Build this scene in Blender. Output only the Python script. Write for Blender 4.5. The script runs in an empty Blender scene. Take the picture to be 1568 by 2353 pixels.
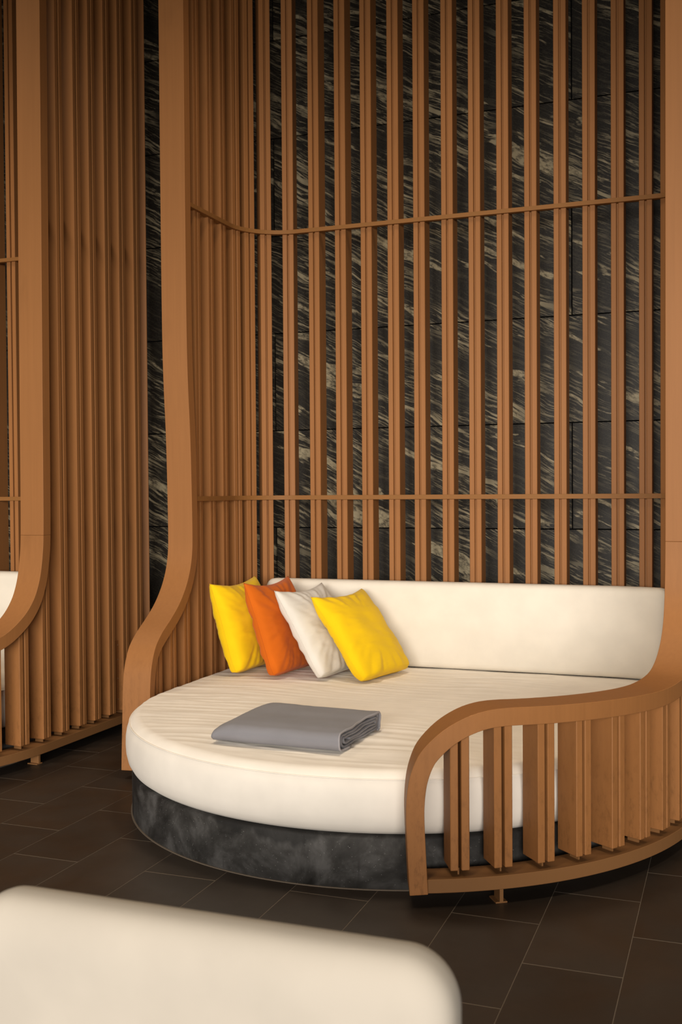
import bpy, bmesh, math, random
from mathutils import Vector, Matrix, noise
random.seed(4)
# ------------------------------------------------------------------ camera
W, H = 1568, 2353
F = 2453.73
YAW, PITCH, ROLL = math.radians(20.375), math.radians(1.1688), math.radians(-0.3883)
cyw, syw = math.cos(YAW), math.sin(YAW)
r0, f0, u0 = Vector((cyw, syw, 0)), Vector((-syw, cyw, 0)), Vector((0, 0, 1))
f2 = f0 * math.cos(PITCH) - u0 * math.sin(PITCH)
u2 = u0 * math.cos(PITCH) + f0 * math.sin(PITCH)
r3 = r0 * math.cos(ROLL) + u2 * math.sin(ROLL)
u3 = u2 * math.cos(ROLL) - r0 * math.sin(ROLL)
scene = bpy.context.scene
cam = bpy.data.cameras.new('camera')
camo = bpy.data.objects.new('camera', cam)
scene.collection.objects.link(camo)
cam.sensor_fit = 'HORIZONTAL'
cam.sensor_width = 24.0
cam.lens = F * 24.0 / W
m = Matrix((r3, u3, -f2)).transposed().to_4x4()
m.translation = Vector((0, 0, 1.5))
camo.matrix_world = m
cam.dof.use_dof = True
cam.dof.focus_distance = 4.9
cam.dof.aperture_fstop = 5.0
cam.clip_start = 0.05
scene.camera = camo
# ------------------------------------------------------------------ light
world = bpy.data.worlds.new('sky')
scene.world = world
world.use_nodes = True
bg = world.node_tree.nodes['Background']
bg.inputs[0].default_value = (1.0, 0.93, 0.84, 1)
bg.inputs[1].default_value = 0.45
scene.view_settings.view_transform = 'Standard'
scene.view_settings.look = 'None'
scene.view_settings.gamma = 1.0
scene.view_settings.use_curve_mapping = False
scene.view_settings.exposure = -0.06
pl = bpy.data.lights.new('open_front_daylight', 'AREA')
pl.shape = 'RECTANGLE'; pl.size = 15.0; pl.size_y = 6.2
pl.energy = 6100; pl.color = (1.0, 0.935, 0.85)
plo = bpy.data.objects.new('open_front_daylight', pl)
scene.collection.objects.link(plo)
plo.location = (2.8, -15.7, 3.4)
plo.rotation_euler = (math.radians(90), 0, math.radians(10))     # -Z looks to +Y
for k, (lx, ly) in enumerate(((-1.6, 4.7), (-5.0, 4.7), (-1.6, 1.6), (1.9, 4.7))):  # added fill discs, out of view, brightening the bed and armrest tops
    dl = bpy.data.lights.new('overhead_fill', 'AREA'); dl.shape = 'DISK'; dl.size = .8
    dl.energy = 25; dl.color = (1.0, 0.82, 0.60); dl.spread = math.radians(95)
    dlo = bpy.data.objects.new('overhead_fill', dl); scene.collection.objects.link(dlo)
    dlo.location = (lx, ly, 5.55)
# ------------------------------------------------------------------ helpers
COL = scene.collection

def link(name, verts, faces, mat=None, parent=None, smooth=False, kind=None):
    me = bpy.data.meshes.new(name)
    me.from_pydata(verts, [], faces)
    me.update()
    bm = bmesh.new(); bm.from_mesh(me)
    bmesh.ops.recalc_face_normals(bm, faces=bm.faces)
    bm.to_mesh(me); bm.free()
    if smooth:
        me.polygons.foreach_set('use_smooth', [True] * len(me.polygons))
    o = bpy.data.objects.new(name, me)
    if mat: me.materials.append(mat)
    COL.objects.link(o)
    if parent: o.parent = parent
    if kind: o['kind'] = kind
    return o

def empty(name, loc, label=None, cat=None, group=None):
    o = bpy.data.objects.new(name, None)
    o.empty_display_size = .2
    COL.objects.link(o); o.location = loc
    if label: o['label'] = label
    if cat: o['category'] = cat
    if group: o['group'] = group
    return o

def tag(o, label=None, cat=None, group=None):
    if label: o['label'] = label
    if cat: o['category'] = cat
    if group: o['group'] = group
    return o

BOXF = [(0, 1, 2, 3), (7, 6, 5, 4), (0, 4, 5, 1), (1, 5, 6, 2), (2, 6, 7, 3), (3, 7, 4, 0)]
def boxv(x0, x1, y0, y1, z0, z1):
    return [(x0, y0, z0), (x1, y0, z0), (x1, y1, z0), (x0, y1, z0), (x0, y0, z1), (x1, y0, z1), (x1, y1, z1), (x0, y1, z1)]

def bevel(o, w, seg=2, ang=40):
    b = o.modifiers.new('bevel', 'BEVEL'); b.width = w; b.segments = seg
    b.limit_method = 'ANGLE'; b.angle_limit = math.radians(ang)
    b.harden_normals = False
    return o

def cuboid(name, x0, x1, y0, y1, z0, z1, mat, parent=None, bev=0, kind=None):
    o = link(name, boxv(x0, x1, y0, y1, z0, z1), BOXF, mat, parent, kind=kind)
    if bev: bevel(o, bev)
    return o

def sweep(name, rings, mat, parent=None, smooth=True, closed=True, cap=True):
    """rings: list of equal-length vertex loops"""
    n = len(rings[0]); V = [v for r in rings for v in r]; Fc = []
    for i in range(len(rings) - 1):
        for j in range(n if closed else n - 1):
            a = i * n + j; b = i * n + (j + 1) % n
            Fc.append((a, b, b + n, a + n))
    if cap:
        Fc.append(tuple(range(n - 1, -1, -1))); k = (len(rings) - 1) * n
        Fc.append(tuple(range(k, k + n)))
    return link(name, V, Fc, mat, parent, smooth)

def lerp(L, q, i=1):
    if q <= L[0][0]: return L[0][i]
    for a, b in zip(L, L[1:]):
        if q <= b[0]:
            t = (q - a[0]) / (b[0] - a[0]); return a[i] + t * (b[i] - a[i])
    return L[-1][i]

# ------------------------------------------------------------------ materials
class NT:
    def __init__(s, name):
        s.m = bpy.data.materials.new(name); s.m.use_nodes = True
        s.t = s.m.node_tree; s.b = s.t.nodes['Principled BSDF']
    def n(s, typ, **kw):
        nd = s.t.nodes.new(typ)
        for k, v in kw.items():
            if k in ('inp',):
                for a, b in v.items(): nd.inputs[a].default_value = b
            else: setattr(nd, k, v)
        return nd
    def l(s, a, b): s.t.links.new(a, b)
    def pos(s, scale=(1, 1, 1), rot=(0, 0, 0), rnd=0.0):
        g = s.n('ShaderNodeNewGeometry'); v = g.outputs['Position']
        if rnd:
            oi = s.n('ShaderNodeObjectInfo')
            mu = s.n('ShaderNodeVectorMath', operation='SCALE'); mu.inputs[0].default_value = (rnd, rnd * .37, rnd * .71)
            s.l(oi.outputs['Random'], mu.inputs['Scale'])
            ad = s.n('ShaderNodeVectorMath', operation='ADD'); s.l(v, ad.inputs[0]); s.l(mu.outputs[0], ad.inputs[1]); v = ad.outputs[0]
        r1 = s.n('ShaderNodeVectorRotate', rotation_type='EULER_XYZ'); r1.inputs['Rotation'].default_value = rot
        s.l(v, r1.inputs['Vector'])
        sc = s.n('ShaderNodeVectorMath', operation='MULTIPLY'); sc.inputs[1].default_value = scale
        s.l(r1.outputs[0], sc.inputs[0]); return sc.outputs[0]
    def noise(s, v, scale=1, detail=3, rough=.5, dist=0):
        nd = s.n('ShaderNodeTexNoise'); nd.inputs['Scale'].default_value = scale
        nd.inputs['Detail'].default_value = detail; nd.inputs['Roughness'].default_value = rough
        nd.inputs['Distortion'].default_value = dist; s.l(v, nd.inputs['Vector']); return nd.outputs['Fac']
    def ramp(s, fac, stops):
        nd = s.n('ShaderNodeValToRGB'); e = nd.color_ramp.elements
        while len(e) < len(stops): e.new(.5)
        for k, (p, c) in enumerate(stops):
            e[k].position = p; e[k].color = (c if len(c) == 4 else (*c, 1)) if isinstance(c, tuple) else (c, c, c, 1)
        s.l(fac, nd.inputs[0]); return nd.outputs['Color']
    def mix(s, fac, a, b, typ='MIX'):
        nd = s.n('ShaderNodeMix', data_type='RGBA', blend_type=typ)
        for sock, val in ((nd.inputs[0], fac), (nd.inputs[6], a), (nd.inputs[7], b)):
            if isinstance(val, (int, float)): sock.default_value = val
            elif isinstance(val, tuple): sock.default_value = (*val, 1) if len(val) == 3 else val
            else: s.l(val, sock)
        return nd.outputs[2]
    def bump(s, h, strength=.2, dist=.002):
        nd = s.n('ShaderNodeBump'); nd.inputs['Strength'].default_value = strength; nd.inputs['Distance'].default_value = dist
        s.l(h, nd.inputs['Height']); s.l(nd.outputs[0], s.b.inputs['Normal'])
    def base(s, c):
        if isinstance(c, tuple): s.b.inputs['Base Color'].default_value = (*c, 1)
        else: s.l(c, s.b.inputs['Base Color'])
    def set(s, rough=.5, spec=.4):
        s.b.inputs['Roughness'].default_value = rough; s.b.inputs['Specular IOR Level'].default_value = spec

def wood(name, col, rnd=9.0, vary=.10):
    t = NT(name)
    v = t.pos((55, 55, 1.1), rnd=rnd)
    g = t.noise(v, 1, 4, .6)
    lo = tuple(c * (1 - vary) for c in col); hi = tuple(min(1, c * (1 + vary)) for c in col)
    c1 = t.ramp(g, [(.3, lo), (.7, hi)])
    v2 = t.pos((6, 6, 2.2), rnd=3)
    w = t.noise(v2, 1, 3, .6)
    c2 = t.mix(t.ramp(w, [(.62, 0.), (.80, .28)]), c1, tuple(c * .55 for c in col))
    geo = t.n('ShaderNodeNewGeometry'); sx = t.n('ShaderNodeSeparateXYZ'); t.l(geo.outputs['Position'], sx.inputs[0])
    lowm = t.n('ShaderNodeMapRange'); lowm.inputs['From Min'].default_value = .75; lowm.inputs['From Max'].default_value = .10
    t.l(sx.outputs[2], lowm.inputs['Value'])
    dirt = t.mix(1., t.ramp(t.noise(t.pos((40, 40, 16), rnd=3), 1, 5, .75), [(.50, 0.), (.68, 1.)]), lowm.outputs[0], 'MULTIPLY')
    dk = t.mix(.55, (0, 0, 0), dirt)
    c2 = t.mix(dk, c2, tuple(c * .42 for c in col))
    nick = t.ramp(t.noise(t.pos((70, 70, 12), rnd=3), 1, 3, .7), [(.74, 0.), (.78, .7)])
    c2 = t.mix(t.mix(1., nick, lowm.outputs[0], 'MULTIPLY'), c2, tuple(c * .3 for c in col))
    t.base(c2)
    v3 = t.pos((1, 1, 1), rnd=3)
    fine = t.noise(v3, 260, 2, .6)
    t.bump(t.mix(.5, g, fine), .16, .0015)
    t.set(.55, .2)
    return t.m

WOOD = wood('brown_stained_wood', (.287, .122, .040), vary=.05)
STEEL = NT('brown_painted_steel'); STEEL.base((.20, .095, .036)); STEEL.set(.55, .15)
vs = STEEL.pos(); STEEL.bump(STEEL.noise(vs, 300, 2), .08, .0002); STEEL = STEEL.m
BAND = NT('bronze_flat_bar'); BAND.base((.235, .105, .032)); BAND.set(.55, .15); BAND = BAND.m
DARKM = NT('black_shadow_gap'); DARKM.base((.01, .008, .006)); DARKM.set(.8, .1); DARKM = DARKM.m
SCREW = NT('screw_metal'); SCREW.base((.5, .48, .44)); SCREW.b.inputs['Metallic'].default_value = 1; SCREW.set(.35, .5); SCREW = SCREW.m

def fabric(name, col, bump=.1, scale=900, rough=.85, weave=True):
    t = NT(name)
    v = t.pos()
    g = t.noise(v, 7, 3, .5)
    t.base(t.ramp(g, [(.35, tuple(c * .96 for c in col)), (.65, tuple(min(1, c * 1.02) for c in col))]))
    n1 = t.noise(v, scale, 2, .6)
    n2 = t.noise(v, 28, 4, .55)
    t.bump(t.mix(.75, n1, n2), bump, .003)
    t.set(rough, .15)
    t.b.inputs['Sheen Weight'].default_value = .08
    return t.m

CREAM = fabric('cream_canvas', (.84, .785, .71), .06)
CREAM2 = fabric('cream_leatherette', (.735, .68, .59), .02)
CREAM3 = fabric('beige_leatherette', (.44, .40, .345), .02)
YEL = fabric('yellow_cotton', (.83, .535, .005), .16)
ORG = fabric('orange_cotton', (.58, .122, .006), .16)
WHT = fabric('off_white_cotton', (.675, .64, .585), .16)
GREY = fabric('grey_fleece', (.215, .212, .232), .3, 500, .95)

HEM = fabric('pale_grey_hem', (.30, .29, .31), .2, 500, .9)

def marble():
    t = NT('black_marble_cream_veins')
    # u runs down to the right in the wall plane
    v0 = t.pos(rnd=31)
    wob = t.noise(v0, 2.2, 3, .55)
    wb = t.n('ShaderNodeMath', operation='MULTIPLY_ADD'); t.l(wob, wb.inputs[0]); wb.inputs[1].default_value = .12; wb.inputs[2].default_value = -.06
    cmb = t.n('ShaderNodeCombineXYZ'); t.l(wb.outputs[0], cmb.inputs[2])
    ad = t.n('ShaderNodeVectorMath', operation='ADD'); t.l(v0, ad.inputs[0]); t.l(cmb.outputs[0], ad.inputs[1])
    rt = t.n('ShaderNodeVectorRotate', rotation_type='Y_AXIS'); rt.inputs['Angle'].default_value = math.radians(-27)
    t.l(ad.outputs[0], rt.inputs['Vector'])
    def sc(s):
        k = t.n('ShaderNodeVectorMath', operation='MULTIPLY'); k.inputs[1].default_value = s; t.l(rt.outputs[0], k.inputs[0]); return k.outputs[0]
    fine = t.noise(sc((6, 6, 105)), 1, 5, .72, .35)
    mid = t.noise(sc((2.2, 3, 32)), 1, 5, .68, .5)
    big = t.noise(sc((1.6, 1.9, 10)), 1, 4, .62, .6)
    patch = t.noise(v0, 2.6, 2, .5)
    f1 = t.ramp(fine, [(.535, 0.), (.575, .55)])
    f2_ = t.ramp(mid, [(.565, 0.), (.600, .9)])
    f3 = t.ramp(big, [(.60, 0.), (.635, 1.)])
    pm = t.ramp(patch, [(.40, .10), (.58, 1.)])
    a = t.mix(1., f1, f2_, 'LIGHTEN')
    a = t.mix(1., a, pm, 'MULTIPLY')
    b = t.mix(1., f3, t.ramp(t.noise(sc((30, 30, 60)), 1, 4, .7), [(.36, .15), (.55, 1.)]), 'MULTIPLY')
    c = t.mix(1., a, b, 'LIGHTEN')
    spk = t.noise(v0, 170, 2, .5)
    dark = t.ramp(spk, [(.35, (.017, .0145, .0115)), (.75, (.044, .038, .030))])
    t.base(t.mix(c, dark, (.47, .40, .26)))
    t.set(.48, .28)
    t.bump(t.noise(v0, 60, 3), .03, .002)
    return t.m
MARBLE = marble()

def tile():
    t = NT('dark_brown_porcelain')
    oi = t.n('ShaderNodeObjectInfo')
    v = t.pos(rnd=17)
    g = t.noise(v, 3, 4, .6)
    c = t.ramp(g, [(.3, (.019, .0125, .008)), (.7, (.028, .019, .013))])
    sp = t.noise(v, 420, 2, .6)
    c = t.mix(t.ramp(sp, [(.6, 0.), (.8, .25)]), c, (.10, .08, .06))
    k = t.n('ShaderNodeMath', operation='MULTIPLY_ADD'); t.l(oi.outputs['Random'], k.inputs[0]); k.inputs[1].default_value = .35; k.inputs[2].default_value = .82
    kc = t.n('ShaderNodeCombineXYZ'); [t.l(k.outputs[0], kc.inputs[i]) for i in range(3)]
    t.base(t.mix(1., c, kc.outputs[0], 'MULTIPLY'))
    r = t.ramp(t.noise(v, 5, 4), [(.3, .42), (.7, .58)]); t.l(r, t.b.inputs['Roughness'])
    t.b.inputs['Specular IOR Level'].default_value = .45
    t.bump(t.noise(v, 90, 4, .6), .08, .002)
    return t.m
TILE = tile()
GROUT = NT('tile_grout'); GROUT.base((.15, .122, .096)); GROUT.set(.9, .1); GROUT = GROUT.m
PLAST = NT('dark_ceiling_paint'); PLAST.base((.06, .042, .03)); PLAST.set(.9, .1); PLAST = PLAST.m
WALLP = NT('dark_brown_plaster'); WALLP.base((.16, .11, .075)); WALLP.set(.9, .1); WALLP = WALLP.m
JOINT = NT('black_joint'); JOINT.base((.004, .004, .004)); JOINT.set(.9, .1); JOINT = JOINT.m

def concrete():
    t = NT('charcoal_concrete')
    v = t.pos()
    a = t.noise(v, 4.5, 5, .62, .4)
    c = t.ramp(a, [(.36, (.012, .011, .010)), (.50, (.040, .038, .036)), (.64, (.10, .097, .095))])
    st = t.noise(t.pos((26, 26, 1.8)), 1, 3, .6)
    c = t.mix(t.ramp(st, [(.60, 0.), (.70, .35)]), c, (.012, .011, .010))
    ws = t.noise(t.pos((38, 38, 1.2)), 1, 2, .5)
    c = t.mix(t.ramp(ws, [(.72, 0.), (.78, .35)]), c, (.20, .20, .20))
    vo = t.n('ShaderNodeTexVoronoi'); vo.inputs['Scale'].default_value = 120; t.l(v, vo.inputs['Vector'])
    sp = t.ramp(vo.outputs['Distance'], [(.07, 1.), (.15, 0.)])
    msk = t.ramp(t.noise(v, 60, 1), [(.52, 0.), (.6, 1.)])
    c = t.mix(t.mix(1., sp, msk, 'MULTIPLY'), c, (.38, .38, .37))
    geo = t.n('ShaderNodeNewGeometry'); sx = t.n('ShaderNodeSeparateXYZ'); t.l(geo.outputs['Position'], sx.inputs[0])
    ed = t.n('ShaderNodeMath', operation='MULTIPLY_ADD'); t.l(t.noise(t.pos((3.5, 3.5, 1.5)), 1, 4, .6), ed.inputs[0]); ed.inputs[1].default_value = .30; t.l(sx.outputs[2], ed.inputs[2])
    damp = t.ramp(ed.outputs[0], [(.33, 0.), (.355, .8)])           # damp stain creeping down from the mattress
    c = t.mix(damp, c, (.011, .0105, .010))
    t.base(c); t.set(.7, .35)
    t.bump(t.noise(v, 130, 4, .6), .25, .002)
    return t.m
CONC = concrete()

# ------------------------------------------------------------------ setting
YW = 6.55
floor = link('floor', boxv(-12, 8, -18, YW + .2, -.2, -.0004), BOXF, GROUT, kind='structure')
CEIL = 5.6
tm = None
TX, TY = .3115, .6365
for i in range(-20, 7):
    for j in range(0, 11):
        cx = -.327 + TX * i + TX / 2
        y0 = 3.655 - TY * 6 + TY * j + (TY / 2 if i % 2 else 0)
        cy = y0 + TY / 2
        if cy - TY / 2 > YW: continue
        hw, hh = TX / 2 - .0013, TY / 2 - .0028
        if tm is None:
            o = link('tile', boxv(-hw, hw, -hh, hh, -.01, 0), BOXF, TILE, floor); tm = o.data
        else:
            o = bpy.data.objects.new('tile', tm); COL.objects.link(o); o.parent = floor
        o.location = (cx, cy, 0)
wall = link('wall_back', boxv(-9.2, 5.2, YW + .006, YW + .2, -.1, CEIL), BOXF, JOINT, kind='structure')
pm = None
PZ = .6445; PW = 3.906
for r in range(-2, 7):
    z0 = 1.255 + PZ * r
    off = 0 if r % 2 == 0 else PW / 2
    for k in range(-2, 2):
        x0 = -.935 + off - PW / 2 * 0 + PW * k
        if pm is None:
            o = link('stone_panel', boxv(.004, PW - .004, 0, .03, .004, PZ - .004), BOXF, MARBLE, wall); pm = o.data
        else:
            o = bpy.data.objects.new('stone_panel', pm); COL.objects.link(o); o.parent = wall
        o.location = (x0, YW - .012, z0)
link('ceiling', boxv(-12, 7, -2.2, YW + .2, CEIL, CEIL + .2), BOXF, PLAST, kind='structure')
link('shading_lintel', boxv(-9, 5, -1.7, -1.5, 3.6, CEIL), BOXF, WALLP, kind='structure')  # unseen lintel behind the camera, height set to shade the upper slats
link('wall_left', boxv(-9.2, -9, -2.2, YW + .2, -.1, CEIL), BOXF, WALLP, kind='structure')
link('wall_right', boxv(5, 5.2, -2.2, YW + .2, -.1, CEIL), BOXF, WALLP, kind='structure')

# ------------------------------------------------------------------ plan curve of the enclosure (outer face)
XR, XL, YC, YB, RC = -.145, -3.03, 4.985, 6.31, .45
RR = (XR - XL) / 2; CX = (XR + XL) / 2
RCR = .27                      # tighter right-hand back corner
R1 = YB - RCR - YC; RE = (YB - RC - YC) + RC * math.pi / 2 - (RC - RCR)
L1 = YB - RC - YC; L2 = RC * math.pi / 2; L3 = (XR - XL) - 2 * RC
def plan(s, off=0.0):
    """point, tangent and inward normal at arc length s (0 where the right side starts to run straight)"""
    if s < 0:
        a = s / RR; p = Vector((CX + RR * math.cos(a), YC + RR * math.sin(a))); n = Vector((-math.cos(a), -math.sin(a)))
    elif s < R1: p = Vector((XR, YC + s)); n = Vector((-1, 0))
    elif s < RE:
        a = (s - R1) / (RE - R1) * math.pi / 2; p = Vector((XR - RCR + RCR * math.cos(a), YB - RCR + RCR * math.sin(a))); n = Vector((-math.cos(a), -math.sin(a)))
    elif s < L1 + L2 + L3: p = Vector((XR - RC - (s - L1 - L2), YB)); n = Vector((0, -1))
    elif s < L1 + 2 * L2 + L3:
        a = math.pi / 2 + (s - L1 - L2 - L3) / RC; p = Vector((XL + RC + RC * math.cos(a), YB - RC + RC * math.sin(a))); n = Vector((-math.cos(a), -math.sin(a)))
    elif s < 2 * L1 + 2 * L2 + L3: p = Vector((XL, YB - RC - (s - L1 - 2 * L2 - L3))); n = Vector((1, 0))
    else:
        a = math.pi + (s - 2 * L1 - 2 * L2 - L3) / RR; p = Vector((CX + RR * math.cos(a), YC + RR * math.sin(a))); n = Vector((-math.cos(a), -math.sin(a)))
    t = Vector((n.y, -n.x))     # direction of growing s
    return p + n * off, t, n

TOP = CEIL
# edge of the frame ribbon that faces the opening: (s, z), from the foot up
RP = [(-1.764, .05), (-1.770, .17), (-1.777, .33), (-1.774, .40), (-1.765, .465), (-1.745, .525), (-1.72, .570), (-1.67, .620), (-1.614, .660), (-1.542, .693),
      (-1.468, .710), (-1.39, .714), (-1.287, .711), (-1.15, .708), (-1.0, .705), (-.85, .702), (-.70, .700), (-.58, .702), (-.47, .713), (-.39, .727), (-.325, .752), (-.272, .782), (-.228, .812),
      (-.185, .846), (-.147, .886), (-.118, .925), (-.097, .965), (-.075, 1.02), (-.060, 1.08), (-.050, 1.136), (-.040, 1.21), (-.036, 1.35), (-.034, 1.6), (-.032, 2.0), (-.028, 2.5), (-.015, 4.2), (-.012, TOP)]
LP = [(5.333, .045), (5.326, .17), (5.316, .31), (5.310, .42), (5.302, .50), (5.290, .565), (5.264, .625), (5.229, .680), (5.177, .724), (5.118, .766), (5.055, .805), (5.003, .842),
      (4.958, .878), (4.913, .924), (4.87, .979), (4.836, 1.04), (4.814, 1.10), (4.801, 1.17), (4.798, 1.25), (4.801, 1.45), (4.812, 1.82), (4.835, 2.1), (4.846, 2.4), (4.848, 3.2), (4.848, 4.2), (4.848, TOP)]
def smoothpts(P, it=2):
    for _ in range(it):
        Q = [P[0]]
        for a, b in zip(P, P[1:]):
            Q += [(a[0] * .75 + b[0] * .25, a[1] * .75 + b[1] * .25), (a[0] * .25 + b[0] * .75, a[1] * .25 + b[1] * .75)]
        Q.append(P[-1]); P = Q
    return P
def other_edge(P, sgn, th=.066):
    out = []
    for i in range(len(P)):
        a = P[max(0, i - 1)]; b = P[min(len(P) - 1, i + 1)]
        d = Vector((b[0] - a[0], b[1] - a[1])).normalized()
        nn = Vector((d.y, -d.x)) * sgn
        out.append((P[i][0] + nn.x * th, P[i][1] + nn.y * th))
    return out
RPs, LPs = smoothpts(RP), smoothpts(LP)
RLo, LLo = other_edge(RPs, 1), other_edge(LPs, -1)

def ribbon(name, P, Q, mat, parent, o0=0.0, o1=.155):
    rings = []
    for (s1, z1), (s2, z2) in zip(P, Q):
        ring = []
        for (s, z, o) in ((s1, z1, o0), (s1, z1, o1), (s2, z2, o1), (s2, z2, o0)):
            p, t, n = plan(s, o); ring.append((p.x, p.y, z))
        rings.append(ring)
    n = 4; V = [v for r in rings for v in r]; Fc = []
    for i in range(len(rings) - 1):
        for j in range(4):
            a = i * 4 + j; b = i * 4 + (j + 1) % 4; Fc.append((a, b, b + 4, a + 4))
    Fc += [(3, 2, 1, 0), tuple(len(V) - 4 + k for k in range(4))]
    o = link(name, V, Fc, mat, parent)
    bevel(o, .0018, 2, 50)
    o.data.polygons.foreach_set('use_smooth', [True] * len(o.data.polygons))
    w = o.modifiers.new('normals', 'WEIGHTED_NORMAL'); w.keep_sharp = True
    # sharp long edges
    me = o.data
    for e in me.edges:
        a, b = e.vertices
        e.use_edge_sharp = (a % 4 == b % 4)
    return o

def top_under(s, side):
    L = RLo if side == 'R' else LLo
    # underside height at s
    best = None
    for (a, b) in zip(L, L[1:]):
        if (a[0] - s) * (b[0] - s) <= 0 and a[0] != b[0]:
            t = (s - a[0]) / (b[0] - a[0]); z = a[1] + t * (b[1] - a[1])
            if z > .48 and (best is None or z < best): best = z
    return best

def slat(parent, sc, ds, zt0, zt1, zb=.128, name='slat', w=.0295, o0=.020, o1=.132, mat=None, zbev=.0025):
    """one upright slat: pair centre sc, shift ds along the tangent, top cut from zt0 (small s) to zt1"""
    p, t, n = plan(sc)
    V = []
    for z_ in (0, 1):
        for (a, o) in ((ds - w / 2, o0), (ds + w / 2, o0), (ds + w / 2, o1), (ds - w / 2, o1)):
            q = p + t * a + n * o
            z = zb if z_ == 0 else (zt0 if a < ds else zt1)
            V.append((q.x, q.y, z))
    o = link(name, V, BOXF, mat or WOOD, parent)
    if zbev: bevel(o, zbev, 1)
    return o

def rect_sweep(name, s0, s1, o0, o1, z0, z1, mat, parent, step=.04, bev=.002):
    n = max(2, int((s1 - s0) / step)); rings = []
    for i in range(n + 1):
        s = s0 + (s1 - s0) * i / n
        a, _, _ = plan(s, o0); b, _, _ = plan(s, o1)
        rings.append([(a.x, a.y, z0), (b.x, b.y, z0), (b.x, b.y, z1), (a.x, a.y, z1)])
    o = sweep(name, rings, mat, parent, smooth=False)
    if bev: bevel(o, bev, 1, 50)
    return o

BACKS = [1.170, 1.325, 1.466, 1.618, 1.776, 1.938, 2.106, 2.268, 2.435, 2.600, 2.773, 2.935, 3.107, 3.275, 3.450, 3.645, 3.841]
LEFTS = [3.992, 4.140, 4.327, 4.494, 4.66, 4.825, 4.985, 5.14]
RIGHTS = [-1.577, -1.411, -1.235, -1.065, -.884, -.715, -.547, -.38, -.183, .004, .18, .353, .508, .671, .83, 1.0]

def enclosure(dx, label, panel=False):
    root = empty('daybed_enclosure', (0, 0, 0), label, 'daybed surround')
    ribbon('side_frame', LPs, LLo, WOOD, root)
    for P_, Q_, zj in ((RPs, RLo, 1.25),):       # this frame is two lengths butted together
        up_ = P_[-1][1] > P_[0][1]
        k = min(range(len(P_)), key=lambda i: abs(P_[i][1] - zj) + (9 if i < 20 else 0))
        cut = lambda L, dz: (L[k][0], L[k][1] + dz)
        ribbon('side_frame', P_[:k] + [cut(P_, -.0002)], Q_[:k] + [(Q_[k][0], P_[k][1] - .0002)], WOOD, root)
        ribbon('side_frame', [cut(P_, .0002)] + P_[k + 1:], [(Q_[k][0], P_[k][1] + .0002)] + Q_[k + 1:], WOOD, root)
    for s in RIGHTS + BACKS + LEFTS:
        for ds in (-.0205, .0205):
            z0 = z1 = TOP
            q = s + ds
            if s < .06:
                z0 = (top_under(q - .0147, 'R') or 1.1) + .006; z1 = (top_under(min(q + .0147, .028), 'R') or 1.1) + .006
            elif s > 4.77:
                z0 = (top_under(max(q - .0147, 4.79), 'L') or 1.1) + .006; z1 = (top_under(q + .0147, 'L') or .6) + .006
            if max(z0, z1) < .3: continue
            slat(root, s, ds, z0, z1)
        zt = TOP if (s >= .06 and s <= 4.77) else min(z0, z1) - .004
        if s < .06: zt = (top_under(s - .03, 'R') or .66) - .0
        if s > 4.77: zt = (top_under(s + .03, 'L') or .6)
        slat(root, s, 0, zt, zt, .14, 'spacer_strip', .0118, .080, .112, zbev=0)
        slat(root, s, 0, .1285, .1285, .104, 'fixing_tab', .006, .05, .10, mat=STEEL, zbev=0)
    rect_sweep('bottom_rail', -1.70, 5.28, .006, .122, .055, .105, STEEL, root)
    rect_sweep('tie_bar', .035, 4.775, .112, .150, 3.098, 3.123, BAND, root, bev=.001)
    rect_sweep('tie_bar', .035, 4.745, .112, .150, 1.443, 1.470, BAND, root, bev=.001)
    for s in (-1.42, -.07, .95, 1.9, 2.8, 3.7, 4.5, 5.2):
        p, t, n = plan(s)
        V = []
        for (z, hw, a0, a1) in ((0, .022, .02, .085), (.005, .022, .02, .085), (.005, .007, .02, .075), (.056, .007, .02, .075)):
            for (a, o) in ((-hw, a0), (hw, a0), (hw, a1), (-hw, a1)):
                q = p + t * a + n * o; V.append((q.x, q.y, z))
        Fc = [(0, 1, 2, 3), (15, 14, 13, 12)]
        for k in range(3):
            for j in range(4):
                a = k * 4 + j; b = k * 4 + (j + 1) % 4; Fc.append((a, b, b + 4, a + 4))
        link('rail_foot', V, Fc, STEEL, root)
    if panel:
        ap = rect_sweep('access_panel', .713, .790, .052, .064, .128, .57, WOOD, root, bev=.001)
        tag(ap, 'short brown cover panel fixed with small screws between two slats')
        for z in (.2, .33, .45, .54):
            p, t, n = plan(.78, .050)
            V = []; Fc = []
            for k in range(8):
                a = k * math.pi / 4
                V.append((p.x, p.y + .004 * math.cos(a), z + .004 * math.sin(a)))
            for k in range(8):
                a = k * math.pi / 4
                V.append((p.x - .004, p.y + .004 * math.cos(a), z + .004 * math.sin(a)))
            Fc = [tuple(range(8)), tuple(range(15, 7, -1))] + [(k, (k + 1) % 8, 8 + (k + 1) % 8, 8 + k) for k in range(8)]
            link('screw', V, Fc, SCREW, ap)
    root.location = (dx, 0, 0)
    return root

DX = -3.445
enc = enclosure(0, 'brown slatted wooden surround with curved armrests enclosing the round bed with pillows')
enc2 = enclosure(DX, 'brown slatted wooden surround cut off at the left edge of the photo', True)

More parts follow.
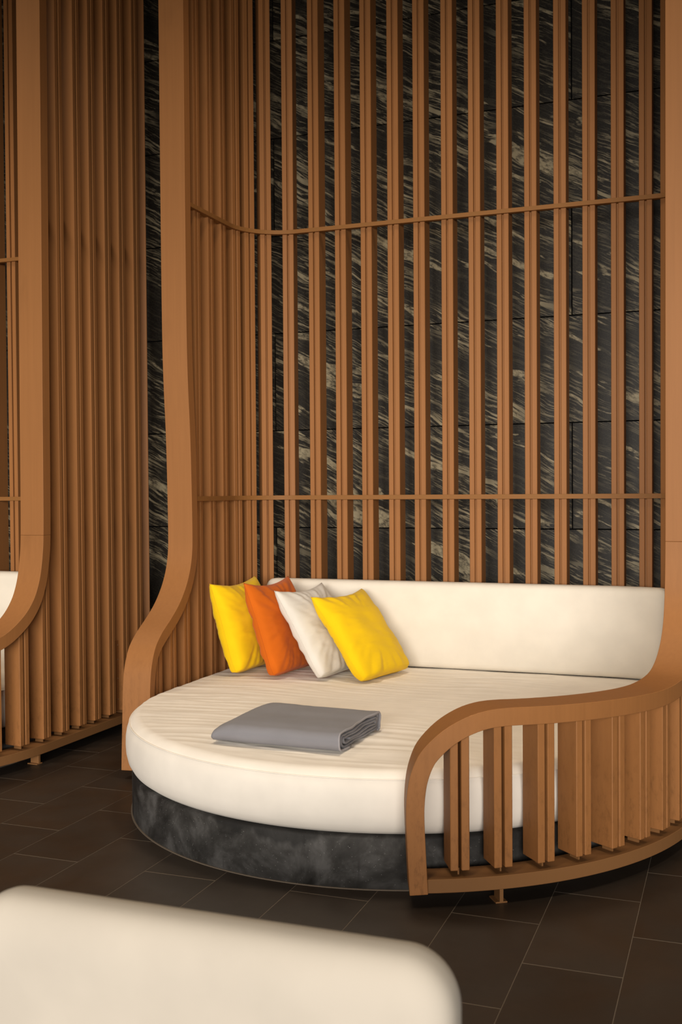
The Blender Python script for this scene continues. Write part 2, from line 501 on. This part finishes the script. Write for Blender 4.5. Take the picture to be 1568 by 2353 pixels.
# ------------------------------------------------------------------ beds
BCY, BR = 5.0, 1.27
def outline(R, xl, xr, yb, n=480, rb=.26, cy=BCY, cx=-1.585):
    """U-shaped plan: front circle, straight sides, rounded back corners"""
    pts = []
    for k in range(161):
        a = math.pi + math.pi * k / 160; pts.append(Vector((cx + R * math.cos(a), cy + R * math.sin(a))))
    for k in range(1, 30): pts.append(Vector((cx + R, cy + (yb - rb - cy) * k / 30)))
    for k in range(21):
        a = math.pi / 2 * k / 20; pts.append(Vector((cx + R - rb + rb * math.cos(a), yb - rb + rb * math.sin(a))))
    for k in range(1, 60): pts.append(Vector((cx + R - rb - (2 * R - 2 * rb) * k / 60, yb)))
    for k in range(21):
        a = math.pi / 2 + math.pi / 2 * k / 20; pts.append(Vector((cx - R + rb + rb * math.cos(a), yb - rb + rb * math.sin(a))))
    for k in range(1, 30): pts.append(Vector((cx - R, yb - rb - (yb - rb - cy) * k / 30)))
    # resample evenly
    P = pts + [pts[0]]; S = [0]
    for a, b in zip(P, P[1:]): S.append(S[-1] + (b - a).length)
    out = []; j = 0
    for i in range(n):
        q = S[-1] * i / n
        while S[j + 1] < q: j += 1
        t = (q - S[j]) / (S[j + 1] - S[j]); out.append(P[j].lerp(P[j + 1], t))
    return out
def inward(pts, d):
    n = len(pts); out = []
    for i in range(n):
        t = (pts[(i + 1) % n] - pts[i - 1]).normalized(); out.append(pts[i] + Vector((-t.y, t.x)) * d)
    return out

def make_plinth(dx, label):
    base = outline(BR, 0, 0, 6.10, 240)
    rings = []
    for d, z in ((0, 0), (.0, .19), (.004, .197), (.010, .200)):
        rings.append([(p.x, p.y, z) for p in inward(base, d)])
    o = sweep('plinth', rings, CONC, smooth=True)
    jr = []
    for q in inward(base, -.007): jr.append(q)
    V = [(p.x, p.y, .0) for p in base] + [(p.x, p.y, .0025) for p in base] + [(p.x, p.y, .0025) for p in jr] + [(p.x, p.y, .0) for p in jr]
    n = len(base); Fc = []
    for k in range(3):
        for j in range(n): Fc.append((k * n + j, k * n + (j + 1) % n, (k + 1) * n + (j + 1) % n, (k + 1) * n + j))
    link('base_joint', V, Fc, GROUT, o)
    o.location.x = dx
    tag(o, label, 'plinth')
    return o
def wrinkle(x, y):
    m1 = noise.noise(Vector((x * .7 + 4, y * 1.0, 3.3)))
    m2 = noise.noise(Vector((x * 1.3, y * 16, 1.7)) + Vector((0, noise.noise(Vector((x * 1.6, y * 2, 8))) * 1.6, 0)))
    m3 = noise.noise(Vector((x * 2.1 + 9, y * 34, 4.7)) + Vector((0, noise.noise(Vector((x * 2.6, y * 3, 2))) * 2.0, 0)))
    amp = max(0.0, min(1.0, .55 + m1 * 1.3))
    amp *= 1 - .75 * max(0, min(1, (x + 1.35) / .8)) * max(0, min(1, (y - 4.1) / .8))
    r = 1 - abs(m2) * 2
    return amp * (.0062 * max(0, r) ** 2 + .0026 * m3 + .0022 * m2)
def make_mattress():
    n = 520
    base = outline(1.298, 0, 0, 6.13, n)
    ctr = Vector((-1.585, 4.9))
    V = []; rings = 0
    for d, z in ((.30, .2005), (.075, .2005), (.048, .206), (.026, .222), (.010, .25), (.002, .285), (0, .32), (.001, .355), (.006, .385), (.014, .408), (.026, .427), (.042, .440), (.062, .447)):
        ins = inward(base, d)
        for p in ins: V.append((p.x, p.y, z + (wrinkle(p.x, p.y) * .5 if z > .43 else 0)))
        rings += 1
    ins0 = inward(base, .062)
    NR = 105
    for k in range(1, NR + 1):
        f = 1 - k / NR * .985
        for p in ins0:
            q = ctr + (p - ctr) * f
            dedge = (p - q).length
            z = .447 + .006 * min(1, dedge / .25)
            V.append((q.x, q.y, z + wrinkle(q.x, q.y) * min(1, .5 + dedge / .08)))
        rings += 1
    Fc = [tuple(range(n - 1, -1, -1)), tuple((rings - 1) * n + j for j in range(n))]
    for i in range(rings - 1):
        for j in range(n):
            a = i * n + j; b = i * n + (j + 1) % n; Fc.append((a, b, b + n, a + n))
    o = link('mattress', V, Fc, CREAM, None, True)
    # seam tube that rounds the rim
    loop = inward(base, .018); R = []
    for i in range(0, n, 2):
        p = loop[i]; t = (loop[(i + 1) % n] - loop[i - 1]).normalized(); nn = Vector((-t.y, t.x))
        R.append([(p.x - nn.x * .0028 * math.cos(a), p.y - nn.y * .0028 * math.cos(a), .4185 + .0028 * math.sin(a)) for a in [k * math.pi / 3 for k in range(6)]])
    R.append(R[0])
    sm = sweep('seam', R, CREAM, o, cap=False)
    return o, sm

def rrect(w, h, r, n=6, bulge=0.0):
    """rounded rectangle loop, centred, (a across, z up)"""
    out = []
    for cx_, cz_, a0 in ((w / 2 - r, h / 2 - r, 0), (-w / 2 + r, h / 2 - r, 90), (-w / 2 + r, -h / 2 + r, 180), (w / 2 - r, -h / 2 + r, 270)):
        for k in range(n + 1):
            a = math.radians(a0 + 90 * k / n); out.append((cx_ + r * math.cos(a), cz_ + r * math.sin(a)))
    # add mid points along the tall sides for the bulge
    res = []
    for i in range(len(out)):
        a = out[i]; b = out[(i + 1) % len(out)]; res.append(a)
        if abs(b[1] - a[1]) > .1:
            for k in range(1, 8): res.append((a[0] + (b[0] - a[0]) * k / 8, a[1] + (b[1] - a[1]) * k / 8))
    return [(x + (bulge * math.cos(z / h * math.pi) * (1 if x > 0 else -1)), z) for x, z in res]

def make_back_cushion():
    # centre line: from the left end along the back, round the right corner, forward along the right side
    P = []
    yb, rc = 6.085, 1.0
    for k in range(40): P.append(Vector((-2.755 + (-.70 + 2.755) * k / 39, yb)))
    for k in range(1, 25):
        a = math.radians(90 - 21 * k / 24); P.append(Vector((-.70 + rc * math.cos(a), yb - rc + rc * math.sin(a))))
    S = [0]
    for a, b in zip(P, P[1:]): S.append(S[-1] + (b - a).length)
    tot = S[-1]; rings = []
    re = .06
    ends = [0, .004, .012, .024, .04, .06]
    qs = ends + [.06 + (tot - .12) * k / 110 for k in range(1, 110)] + [tot - e for e in reversed(ends)]
    Hh, Ww, z0 = .505, .118, .4515
    for q in qs:
        j = 0
        while j < len(S) - 2 and S[j + 1] < q: j += 1
        t = (q - S[j]) / (S[j + 1] - S[j]); p = P[j].lerp(P[j + 1], t); tg = (P[j + 1] - P[j]).normalized(); nn = Vector((tg.y, -tg.x))
        e = min(q, tot - q); k = 1.0
        ins = 0 if e >= re else re - math.sqrt(max(0, re * re - (re - e) ** 2))
        w = Ww - 2 * ins * .93; h = Hh - 2 * ins
        ring = []
        for a, z in rrect(w, h, min(.04, w * .49), 6, .006 if e >= re else .002):
            ring.append((p.x + nn.x * a, p.y + nn.y * a, z0 + Hh / 2 + z))
        rings.append(ring)
    o = sweep('back_cushion', rings, CREAM2, smooth=True)
    return o

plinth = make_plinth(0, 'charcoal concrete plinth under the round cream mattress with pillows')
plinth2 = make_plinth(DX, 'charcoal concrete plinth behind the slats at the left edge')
mat1, seam1 = make_mattress()
tag(mat1, 'round cream mattress with wrinkled cover carrying pillows and folded blanket', 'mattress')
mat2 = mat1.copy(); COL.objects.link(mat2); mat2.location.x = DX
sm2 = seam1.copy(); COL.objects.link(sm2); sm2.parent = mat2
tag(mat2, 'bare cream mattress inside the slatted surround at the left edge', 'mattress')
bc1 = make_back_cushion()
tag(bc1, 'long curved cream backrest cushion standing behind the four pillows', 'cushion')
bc2 = bc1.copy(); COL.objects.link(bc2); bc2.location.x = DX
tag(bc2, 'cream backrest cushion seen at the left edge beside the curved frame', 'cushion')

# ------------------------------------------------------------------ pillows
def pillow(par, matl, label, T=.165, seed=0.0, w_add=0.0):
    ax, ay, phi, L, w, h, tw = par
    A = Vector((ax, ay, .4685)); b = Vector((math.sin(phi), math.cos(phi), tw)); n = Vector((math.cos(phi), -math.sin(phi), 0))
    d = -math.sin(L) * n + math.cos(L) * Vector((0, 0, 1))
    nf = b.cross(d).normalized()            # face that looks up to the right
    if nf.z < 0: nf = -nf
    N = 64; V = []; Fc = []
    def P(i, j, side):
        u = -1 + 2 * i / N; v = -1 + 2 * j / N
        # concave sides, pointed corners
        uu = u * (1 - .055 * (1 - v * v) ** 1.1); vv = v * (1 - (.13 if v > 0 else .03) * abs(v) * (1 - u * u) ** 1.1)
        bl = (abs(u) * max(0.0, -v)) ** 5          # blunt lower corners
        uu *= 1 - .09 * bl; vv *= 1 - .05 * bl
        pr_ = max(0.0, (1 - u ** 2) * (1 - v ** 2))
        th = T / 2 * (max(0.0, (1 - abs(u) ** 2.6) * (1 - abs(v) ** 2.6)) ** (.42 - .17 * max(0.0, -v) ** 2))
        # corners stay flat
        cr = noise.noise(Vector((u * 2.2 + seed, v * 2.2, side * 5 + seed)))
        ang = math.atan2(v, u); rad = math.hypot(u, v)
        fold = noise.noise(Vector((ang * 6 + seed * 3, rad * 1.3, side + seed))) * max(0, rad - .5) * .026
        edge = (pr_ ** .3)
        fine = (noise.noise(Vector((u * 2.2 + seed, v * 15 + u * 2, 7 + side))) * .0045 + noise.noise(Vector((u * 5 + seed, v * 30, 3 + side))) * .002) * edge
        q = A + b * (w * (uu + 1) / 2) + d * (h * (vv + 1) / 2)
        return q + nf * side * (th * (1 + .10 * cr) + (fold + fine) * min(1, edge * 1.5))
    idx = {}
    for side in (1, -1):
        for i in range(N + 1):
            for j in range(N + 1):
                if side == -1 and (i in (0, N) or j in (0, N)):
                    idx[(side, i, j)] = idx[(1, i, j)]; continue
                idx[(side, i, j)] = len(V); V.append(tuple(P(i, j, side)))
        for i in range(N):
            for j in range(N):
                q = [idx[(side, i, j)], idx[(side, i + 1, j)], idx[(side, i + 1, j + 1)], idx[(side, i, j + 1)]]
                Fc.append(tuple(q if side == 1 else q[::-1]))
    o = link('pillow', V, Fc, matl, None, True)
    tag(o, label, 'pillow', 'square pillows leaning in a row')
    # stitched edge: thin flat lip all round the outline
    per = [(i, 0) for i in range(N)] + [(N, j) for j in range(N)] + [(i, N) for i in range(N, 0, -1)] + [(0, j) for j in range(N, 0, -1)]
    R = []
    for (i, j) in per:
        c = Vector(V[idx[(1, i, j)]]); ctr = A + b * w / 2 + d * h / 2
        out = (c - ctr).normalized()
        R.append([tuple(c + out * .0022 * math.cos(a) + nf * .0022 * math.sin(a)) for a in [k * math.pi / 2 for k in range(4)]])
    R.append(R[0])
    sweep('seam', R, matl, o, cap=False)
    return o
pillow((-2.640, 5.375, .086, .299, .512, .530, .013), YEL, 'bright yellow pillow on the left, propped against the slats behind the orange one', seed=1.3, T=.185)
pillow((-2.400, 5.357, .109, .335, .505, .548, .002), ORG, 'burnt orange pillow between a yellow and an off-white one', seed=4.1, T=.155)
pillow((-2.133, 5.386, .161, .545, .515, .553, .012), WHT, 'off-white pillow between the orange and the front yellow one', seed=7.7, T=.155)
pillow((-1.884, 5.382, .253, .655, .504, .556, .013), YEL, 'bright yellow pillow on the right end of the row, fully visible', seed=9.2, T=.165)

# ------------------------------------------------------------------ folded blanket
def blanket():
    # cross section (y depth, z height): outer wrap folded round inner layers, extruded along x
    def path():
        P = []
        D = .45; th = .0085
        def arc(cy_, cz_, r, a0, a1, n=7):
            for k in range(n + 1):
                a = math.radians(a0 + (a1 - a0) * k / n); P.append((cy_ + r * math.cos(a), cz_ + r * math.sin(a)))
        # inner end -> spirals outwards (front of the fold at y=0)
        levels = [.0095, .029, .0485, .068]
        P.append((.10, .030)); P.append((.40, .033))
        arc(.405, .040, .0075, -90, 90)
        P.append((.25, .048)); P.append((.06, .045))
        arc(.050, .033, .0125, 90, 270)
        P.append((.20, .019)); P.append((.41, .018))
        arc(.415, .037, .020, -90, 90, 9)
        P.append((.25, .060)); P.append((.05, .055))
        arc(.036, .032, .026, 90, 270, 10)
        P.append((.2, .0055)); P.append((.425, .0055))
        arc(.43, .038, .0325, -90, 90, 11)
        P.append((.30, .073)); P.append((.12, .071)); P.append((.06, .069))
        return P
    P = path()
    # outer sheet that covers everything: from the back underside, over the top, round the front, under
    Q = [(.10, -.0), (.02, -.0)]
    for k in range(13):
        a = math.radians(270 - 180 * k / 12); Q.append((.0 + .036 * math.cos(a), .036 + .036 * math.sin(a) * 1.0))
    Q += [(.05, .077), (.15, .080), (.30, .081), (.40, .081)]
    for k in range(1, 12):
        a = math.radians(90 - 170 * k / 11); Q.append((.425 + .042 * math.cos(a), .039 + .042 * math.sin(a)))
    def dens(L, step=.012):
        out = []
        for a, b in zip(L, L[1:]):
            n = max(1, int(math.hypot(b[0] - a[0], b[1] - a[1]) / step))
            for k in range(n): out.append((a[0] + (b[0] - a[0]) * k / n, a[1] + (b[1] - a[1]) * k / n))
        out.append(L[-1]); return out
    root = None
    corners = dict(nl=Vector((-2.045, 3.985)), nr=Vector((-1.475, 3.965)), fl=Vector((-2.05, 4.43)), fr=Vector((-1.455, 4.385)))
    for nm, L, lab, ins in (('folded_blanket', Q, None, 0), ('inner_layer', P, 'crumpled inner folds showing at the open right end', .012)):
        L = dens(L); NX = 60; V = []; Fc = []
        for i in range(NX + 1):
            u = i / NX; uu = ins * .6 + u * (1 - ins * 1.2 - (.0 if nm == 'folded_blanket' else .004))
            squash = 1 - .42 * max(0, 1 - uu / .14) ** 1.6      # tapers at the closed left end
            for (y, z) in L:
                v = y / .455
                a = corners['nl'].lerp(corners['nr'], uu); b_ = corners['fl'].lerp(corners['fr'], uu)
                p = a.lerp(b_, v)
                wv = noise.noise(Vector((uu * 5, v * 4, z * 20)))
                zz = z * squash * (1 + .05 * noise.noise(Vector((uu * 3.3, v * 3.1, 2)))) + (.0016 * noise.noise(Vector((uu * 14, v * 5, 5))) if z > .01 else 0)
                sh = .005 * noise.noise(Vector((uu * 4, z * 30, 3))) * (1 if nm == 'folded_blanket' else 2.2)
                dz = .0035 * noise.noise(Vector((uu * 9, v * 6, 11 + z * 60))) if nm != 'folded_blanket' else 0
                V.append((p.x + .006 * wv * (1 if 0 < i < NX else 2.0), p.y + sh, .4645 + zz * .93 + dz * (z > .01)))
        n = len(L)
        for i in range(NX):
            for j in range(n - 1):
                a = i * n + j; Fc.append((a, a + 1, a + n + 1, a + n))
        o = link(nm, V, Fc, GREY, root, True)
        so = o.modifiers.new('thick', 'SOLIDIFY'); so.thickness = .0065 if nm == 'folded_blanket' else .0075; so.offset = 0
        if lab: o['label'] = lab
        if root is None: root = o
        if nm == 'folded_blanket':
            hem = []
            for j in range(2, n - 1):
                c = Vector(V[NX * n + j]); tg = (Vector(V[NX * n + j + 1]) - Vector(V[NX * n + j - 1])).normalized()
                s1 = Vector((1, 0, 0)); s2 = tg.cross(s1).normalized()
                hem.append([tuple(c + s1 * .0042 * math.cos(q) + s2 * .0048 * math.sin(q)) for q in [k * math.pi / 3 for k in range(6)]])
            tag(sweep('hem', hem, HEM, o), 'paler stitched hem along the open end')
    tag(root, 'grey folded fleece blanket lying on the cream mattress', 'blanket')
blanket()

# ------------------------------------------------------------------ lounge chair at the lower edge
def rounded_block(name, x0, x1, y0, y1, z0, z1, rc, re, matl, parent, bulge=.0):
    """outline rounded in x-z with radius rc, edges rounded with radius re, thickness along y"""
    cx, cz = (x0 + x1) / 2, (z0 + z1) / 2
    def loop(ins):
        w, h = x1 - x0 - 2 * ins, z1 - z0 - 2 * ins; r = max(.004, rc - ins); out = []
        for (sx, sz, a0) in ((1, 1, 0), (-1, 1, 90), (-1, -1, 180), (1, -1, 270)):
            for k in range(13):
                a = math.radians(a0 + 90 * k / 12)
                out.append((cx + sx * (w / 2 - r) + r * math.cos(a), cz + sz * (h / 2 - r) + r * math.sin(a)))
        return out
    ringsdef = []
    for k in range(13):
        a = math.pi / 2 * k / 12; ringsdef.append((re * 1.5 * (1 - math.sin(a)) ** 1.4, y0 + re * (1 - math.cos(a))))
    for k in range(7):
        a = math.pi / 2 * k / 6; ringsdef.append((re * (1 - math.cos(a)), y1 - re * (1 - math.sin(a))))
    rings = []
    for ins in (.18, .15, .12):
        if ins > re * 1.5 and ins < (z1 - z0) / 2 - .02:
            rings.append([(x, y0 - bulge * (1 - (re * 1.5 / ins) ** 2), z) for x, z in loop(min(ins, (z1 - z0) / 2 - .03))])
    for ins, y in ringsdef: rings.append([(x, y, z) for x, z in loop(ins)])
    o = sweep(name, rings, matl, parent, smooth=True)
    return o, loop
chair = empty('lounge_chair', (-.8, 1.6, 0), 'cream upholstered lounge chair, blurred in the lower left foreground', 'chair')
bk, lp = rounded_block('back_cushion', -1.225, -.378, 1.435, 1.565, .385, .826, .085, .062, CREAM3, None, .003)
loop = lp(.0105); R = []
for i in range(-5, 15):                       # the seam rounds the upper right corner only
    x, z = loop[i]; a = loop[i - 1]; b = loop[i + 1]
    t = Vector((b[0] - a[0], b[1] - a[1])).normalized(); nn = Vector((t.y, -t.x))
    R.append([(x + nn.x * .0018 * math.cos(q), 1.462 + .0018 * math.sin(q), z + nn.y * .0018 * math.cos(q)) for q in [k * math.pi / 3 for k in range(6)]])
sweep('seam', R, CREAM3, bk)
seat, _ = rounded_block('seat_cushion', -1.225, -.378, 1.45, 2.0, .22, .375, .05, .03, CREAM2, None)
base = cuboid('base', -1.20, -.40, 1.46, 1.98, 0, .22, WOOD, None, .006)
for o in (bk, seat, base):
    o.parent = chair; o.matrix_parent_inverse = Matrix.Translation((.8, -1.6, 0))
